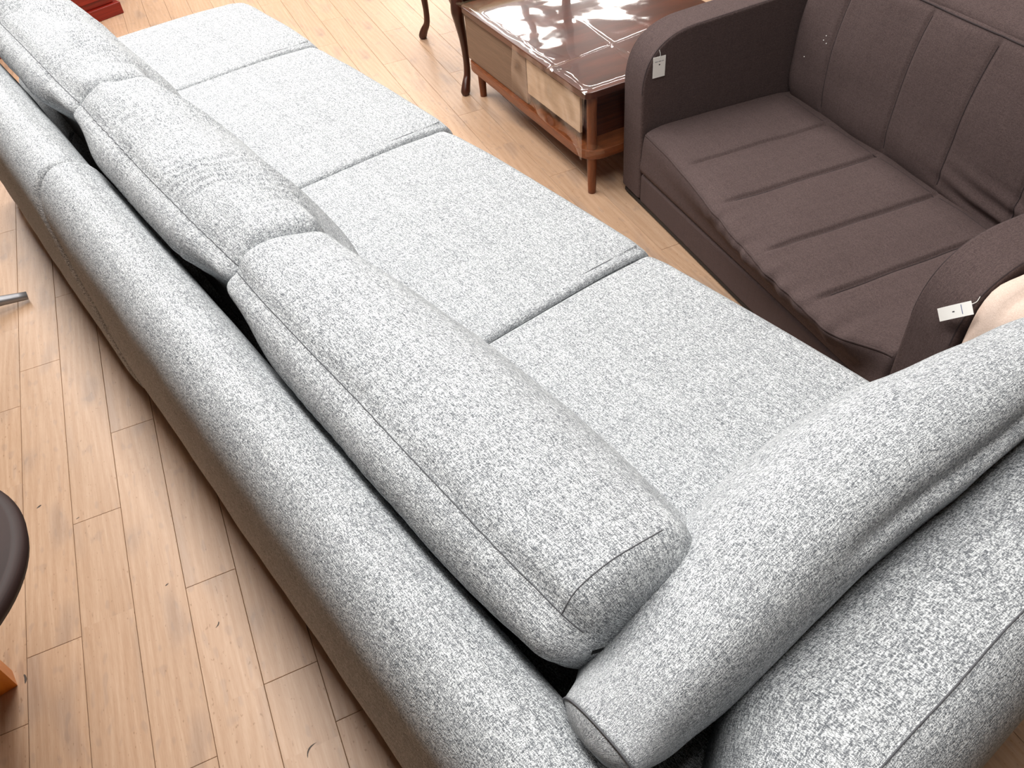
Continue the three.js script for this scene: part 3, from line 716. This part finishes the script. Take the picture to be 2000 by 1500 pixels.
// ---------------------------------------------------------------- chair with cabriole legs behind the table
{
  const foot = [[1.562, -2.528], [1.744, -3.085]];
  const ang = 0.178, shear = 0.14; // the front feet stand a little askew
  const t = thing('dining_chair', 'dark wooden chair with curved cabriole legs and cream seat, beside the low table', 'chair', [foot[0][0], 0, foot[0][1]], -ang);
  const L = Math.hypot(foot[1][0] - foot[0][0], foot[1][1] - foot[0][1]), D = 0.46, H = 0.36;
  const leg = (x, z, ox, oz) => {
    const k = 0.7071, dx = ox * k, dz = oz * k;
    const p = (o, y) => V(x + dx * o, y, z + dz * o);
    const g = bar([p(0.026, 0.0), p(0.030, 0.012), p(0.020, 0.035), p(0.002, 0.065), p(-0.004, 0.12), p(0.002, 0.20), p(0.016, 0.27), p(0.022, 0.31), p(0.016, 0.36)], [0.013, 0.019, 0.017, 0.0135, 0.0125, 0.015, 0.020, 0.025, 0.024], 14);
    mesh('leg', g, darkWalnut, t);
  };
  leg(0.02, -0.02, -1, 1); leg(0.02, -L + 0.02, -1, -1); leg(D, -0.02, 1, 1); leg(D, -L + 0.02, 1, -1);
  // scalloped rails
  const rail = (len) => {
    const sh = new THREE.Shape();
    sh.moveTo(0, 0.36); sh.lineTo(len, 0.36); sh.lineTo(len, 0.285); sh.bezierCurveTo(len - 0.03, 0.30, len - 0.06, 0.325, len - 0.12, 0.328); sh.bezierCurveTo(len / 2 + 0.05, 0.328, len / 2 + 0.04, 0.312, len / 2, 0.312); sh.bezierCurveTo(len / 2 - 0.04, 0.312, len / 2 - 0.05, 0.328, 0.12, 0.328); sh.bezierCurveTo(0.06, 0.325, 0.03, 0.30, 0, 0.285); sh.lineTo(0, 0.36);
    return new THREE.ExtrudeGeometry(sh, { depth: 0.016, bevelEnabled: true, bevelThickness: 0.003, bevelSize: 0.003, bevelSegments: 2, curveSegments: 12 });
  };
  for (const x of [0.004, D - 0.008]) { const g = rail(L - 0.06); g.rotateY(Math.PI / 2); g.translate(x, 0, -0.03); mesh('seat_rail', g, darkWalnut, t); }
  for (const z of [-0.03, -L + 0.014]) { const g = rail(D - 0.04); g.translate(0.03, 0, z); mesh('seat_rail', g, darkWalnut, t); }
  // upholstered seat
  const P = [], ring = spline([[-0.004, 0.335], [-0.006, 0.37], [0.01, 0.395], [0.07, 0.41], [D / 2, 0.418], [D - 0.05, 0.41], [D + 0.012, 0.395], [D + 0.02, 0.37], [D + 0.018, 0.355], [D / 2, 0.352], [0.02, 0.352]], 60, true);
  for (let k = 0; k <= 30; k++) { const u = k / 30, z = 0.01 - (L + 0.02) * u, e = Math.min(u, 1 - u) * L, r = 0.05, ins = e < r ? 0.03 * (1 - Math.sqrt(1 - (1 - e / r) ** 2)) : 0; P.push(insetRing(ring, ins).map(p => V(p.x, p.y, z))); }
  P.unshift(P[0].map(() => V(D / 2, 0.38, P[0][0].z))); P.push(P[1].map(() => V(D / 2, 0.38, P[P.length - 1][0].z)));
  mesh('seat', gridGeo(P, { wrap: true, flip: true }), creamFabric, t);
  // back posts and rails out of the picture above
  for (const z of [-0.03, -L + 0.03]) mesh('back_post', bar([V(D, 0.36, z), V(D + 0.02, 0.6, z), V(D + 0.09, 0.92, z)], [0.02, 0.018, 0.015]), darkWalnut, t);
  for (const y of [0.62, 0.88]) { const xx = D + 0.02 + (y - 0.6) * 0.22; mesh('back_rail', bar([V(xx, y, -0.03), V(xx + 0.02, y + 0.02, -L / 2), V(xx, y, -L + 0.03)], [0.016, 0.022, 0.016]), darkWalnut, t); }
  for (const m of t.children) { const p = m.geometry.attributes.position; for (let i = 0; i < p.count; i++) p.setX(i, p.getX(i) - shear * p.getZ(i)); m.geometry.computeVertexNormals(); }
}
// ---------------------------------------------------------------- dark red chest beyond the far end of the sofa
{
  const t = thing('red_chest', 'dark red lacquered chest on a plinth beyond the far end of the sofa', 'chest', [0.906, 0, -4.481], 0.16);
  mesh('plinth', bx(-0.95, 0, -0.42, 0, 0.055, 0, 0.004), redLacquer, t);
  const b = mesh('body', bx(-0.93, 0.055, -0.41, -0.022, 0.62, -0.022, 0.004), redLacquer, t);
  mesh('top', bx(-0.96, 0.62, -0.43, 0.01, 0.645, 0.01, 0.005), redLacquer, t);
  for (let r = 0; r < 3; r++) for (let k = 0; k < 2; k++) {
    const x0 = -0.91 + k * 0.45, y0 = 0.085 + r * 0.178;
    const d = mesh('drawer', bx(x0, y0, -0.026, x0 + 0.42, y0 + 0.16, -0.010, 0.004), redLacquer, t);
    mesh('knob', (() => { const g = new THREE.SphereGeometry(0.014, 14, 10); g.translate(x0 + 0.21, y0 + 0.08, 0.0); return g; })(), greyMetal, d);
  }
}

// ---------------------------------------------------------------- stool with dark round seat, left edge of the picture
{
  const t = thing('stool', 'wooden stool with dark brown round seat and honey coloured legs behind the sofa', 'stool', [-0.448, 0, -1.013]);
  const r = 0.1956, pr = [[0.0, 0.522], [r - 0.02, 0.522], [r - 0.004, 0.528], [r, 0.54], [r - 0.004, 0.551], [r - 0.016, 0.556], [0.0, 0.558]].map(p => new THREE.Vector2(p[0], p[1]));
  mesh('seat', new THREE.LatheGeometry(pr, 72), seatBrown, t);
  // square footed legs splayed outwards
  const feet = [[-0.047, -0.207], [-0.30, -0.12], [-0.33, 0.16], [-0.06, 0.20]];
  for (const [fx, fz] of feet) {
    const top = V(-0.06 + (fx + 0.19) * 0.35, 0.525, fz * 0.55), bot = V(fx, 0, fz);
    const P = [];
    for (let i = 0; i <= 6; i++) { const q = i / 6, w = 0.019 - 0.003 * q, c = bot.clone().lerp(top, q); P.push([V(c.x - w, c.y, c.z - w), V(c.x - w, c.y, c.z + w), V(c.x + w, c.y, c.z + w), V(c.x + w, c.y, c.z - w)]); }
    P.unshift(P[0].map(() => bot)); P.push(P[1].map(() => top));
    const g = gridGeo(P, { wrap: true, flip: false }).toNonIndexed(); g.computeVertexNormals();
    mesh('leg', g, honeyWood, t);
  }
}

// ---------------------------------------------------------------- swivel chair, only one foot of it in the picture
{
  const t = thing('swivel_chair', 'grey metal star foot of a swivel chair at the left edge', 'chair', [-0.46, 0, -2.44]);
  for (let k = 0; k < 4; k++) {
    const a = k * Math.PI / 2 - 0.045, c = Math.cos(a), s = -Math.sin(a);
    mesh('foot', bar([V(0.02 * c, 0.075, 0.02 * s), V(0.18 * c, 0.055, 0.18 * s), V(0.345 * c, 0.018, 0.345 * s)], [0.022, 0.018, 0.012]), greyMetal, t);
  }
  mesh('column', bar([V(0, 0.05, 0), V(0, 0.2, 0), V(0, 0.40, 0)], [0.03, 0.026, 0.026]), greyMetal, t);
  const pr = [[0.0, 0.39], [0.22, 0.40], [0.235, 0.43], [0.225, 0.465], [0.18, 0.475], [0, 0.47]].map(p => new THREE.Vector2(p[0], p[1]));
  mesh('seat', new THREE.LatheGeometry(pr, 48), seatBrown, t);
}

// ---------------------------------------------------------------- pale seat beside the brown sofa, and an orange ball behind it
{
  const o = brownPoint(0, 0, 1.152);
  const t = thing('beige_pouf', 'pale beige fabric pouf squeezed in beside the near arm of the brown sofa', 'pouf', [o.x, 0, o.z], -BR.a);
  const P = [], ring = spline([[0.02, 0.03], [0.0, 0.06], [-0.006, 0.22], [-0.008, 0.42], [0.000, 0.475], [0.022, 0.505], [0.09, 0.517], [0.27, 0.52], [0.45, 0.515], [0.52, 0.495], [0.54, 0.44], [0.54, 0.2], [0.53, 0.05], [0.5, 0.03]], 90, true);
  for (let k = 0; k <= 50; k++) {
    const u = k / 50, z = 0.42 * u, e = Math.min(u, 1 - u) * 0.42, r = 0.035, ins = e < r ? 0.028 * (1 - Math.sqrt(1 - (1 - e / r) ** 2)) : 0;
    P.push(insetRing(ring, ins).map(p => V(p.x + 0.005 * n3(z * 9, p.y * 9, 2), Math.max(0.03, p.y - 0.008 * gauss(z - 0.05 - 0.12 * p.x, 0.006) * smooth(0.45, 0.49, p.y) + 0.006 * n3(z * 12, p.x * 9, 5) * smooth(0.3, 0.4, p.y)), z)));
  }
  P.unshift(P[0].map(() => V(0.27, 0.25, 0))); P.push(P[1].map(() => V(0.27, 0.25, 0.42)));
  mesh('cover', gridGeo(P, { wrap: true }), beigeFabric, t);
  for (const [x, z] of [[0.05, 0.06], [0.05, 0.36], [0.48, 0.06], [0.48, 0.36]]) mesh('leg', (() => { const g = new THREE.CylinderGeometry(0.018, 0.016, 0.045, 14); g.translate(x, 0.0225, z); return g; })(), blackPlastic, t);
}
{
  const c = brownPoint(1.0, 0, 0.36);
  const t = thing('orange_chair', 'orange round-topped chair back peeking over the brown sofa', 'chair', [c.x, 0, c.z], -BR.a);
  const orange = new THREE.MeshStandardMaterial({ color: 0xf0860f, roughness: 0.55 });
  mesh('seat', bx(-0.05, 0.36, -0.2, 0.35, 0.42, 0.2, 0.025, 4), orange, t);
  const sh = new THREE.Shape(); sh.moveTo(-0.18, 0.36); sh.lineTo(-0.18, 0.60); sh.quadraticCurveTo(-0.18, 0.70, 0, 0.70); sh.quadraticCurveTo(0.18, 0.70, 0.18, 0.60); sh.lineTo(0.18, 0.36); sh.lineTo(-0.18, 0.36);
  const g = new THREE.ExtrudeGeometry(sh, { depth: 0.03, bevelEnabled: true, bevelThickness: 0.006, bevelSize: 0.006, bevelSegments: 3 }); g.rotateY(Math.PI / 2); g.translate(-0.06, 0, 0);
  mesh('backrest', g, orange, t);
  for (const [x, z] of [[-0.02, -0.17], [-0.02, 0.17], [0.32, -0.17], [0.32, 0.17]]) mesh('leg', bar([V(x, 0, z), V(x, 0.2, z), V(x, 0.365, z)], [0.012, 0.014, 0.016]), greyMetal, t);
}

renderer.render(scene, camera);
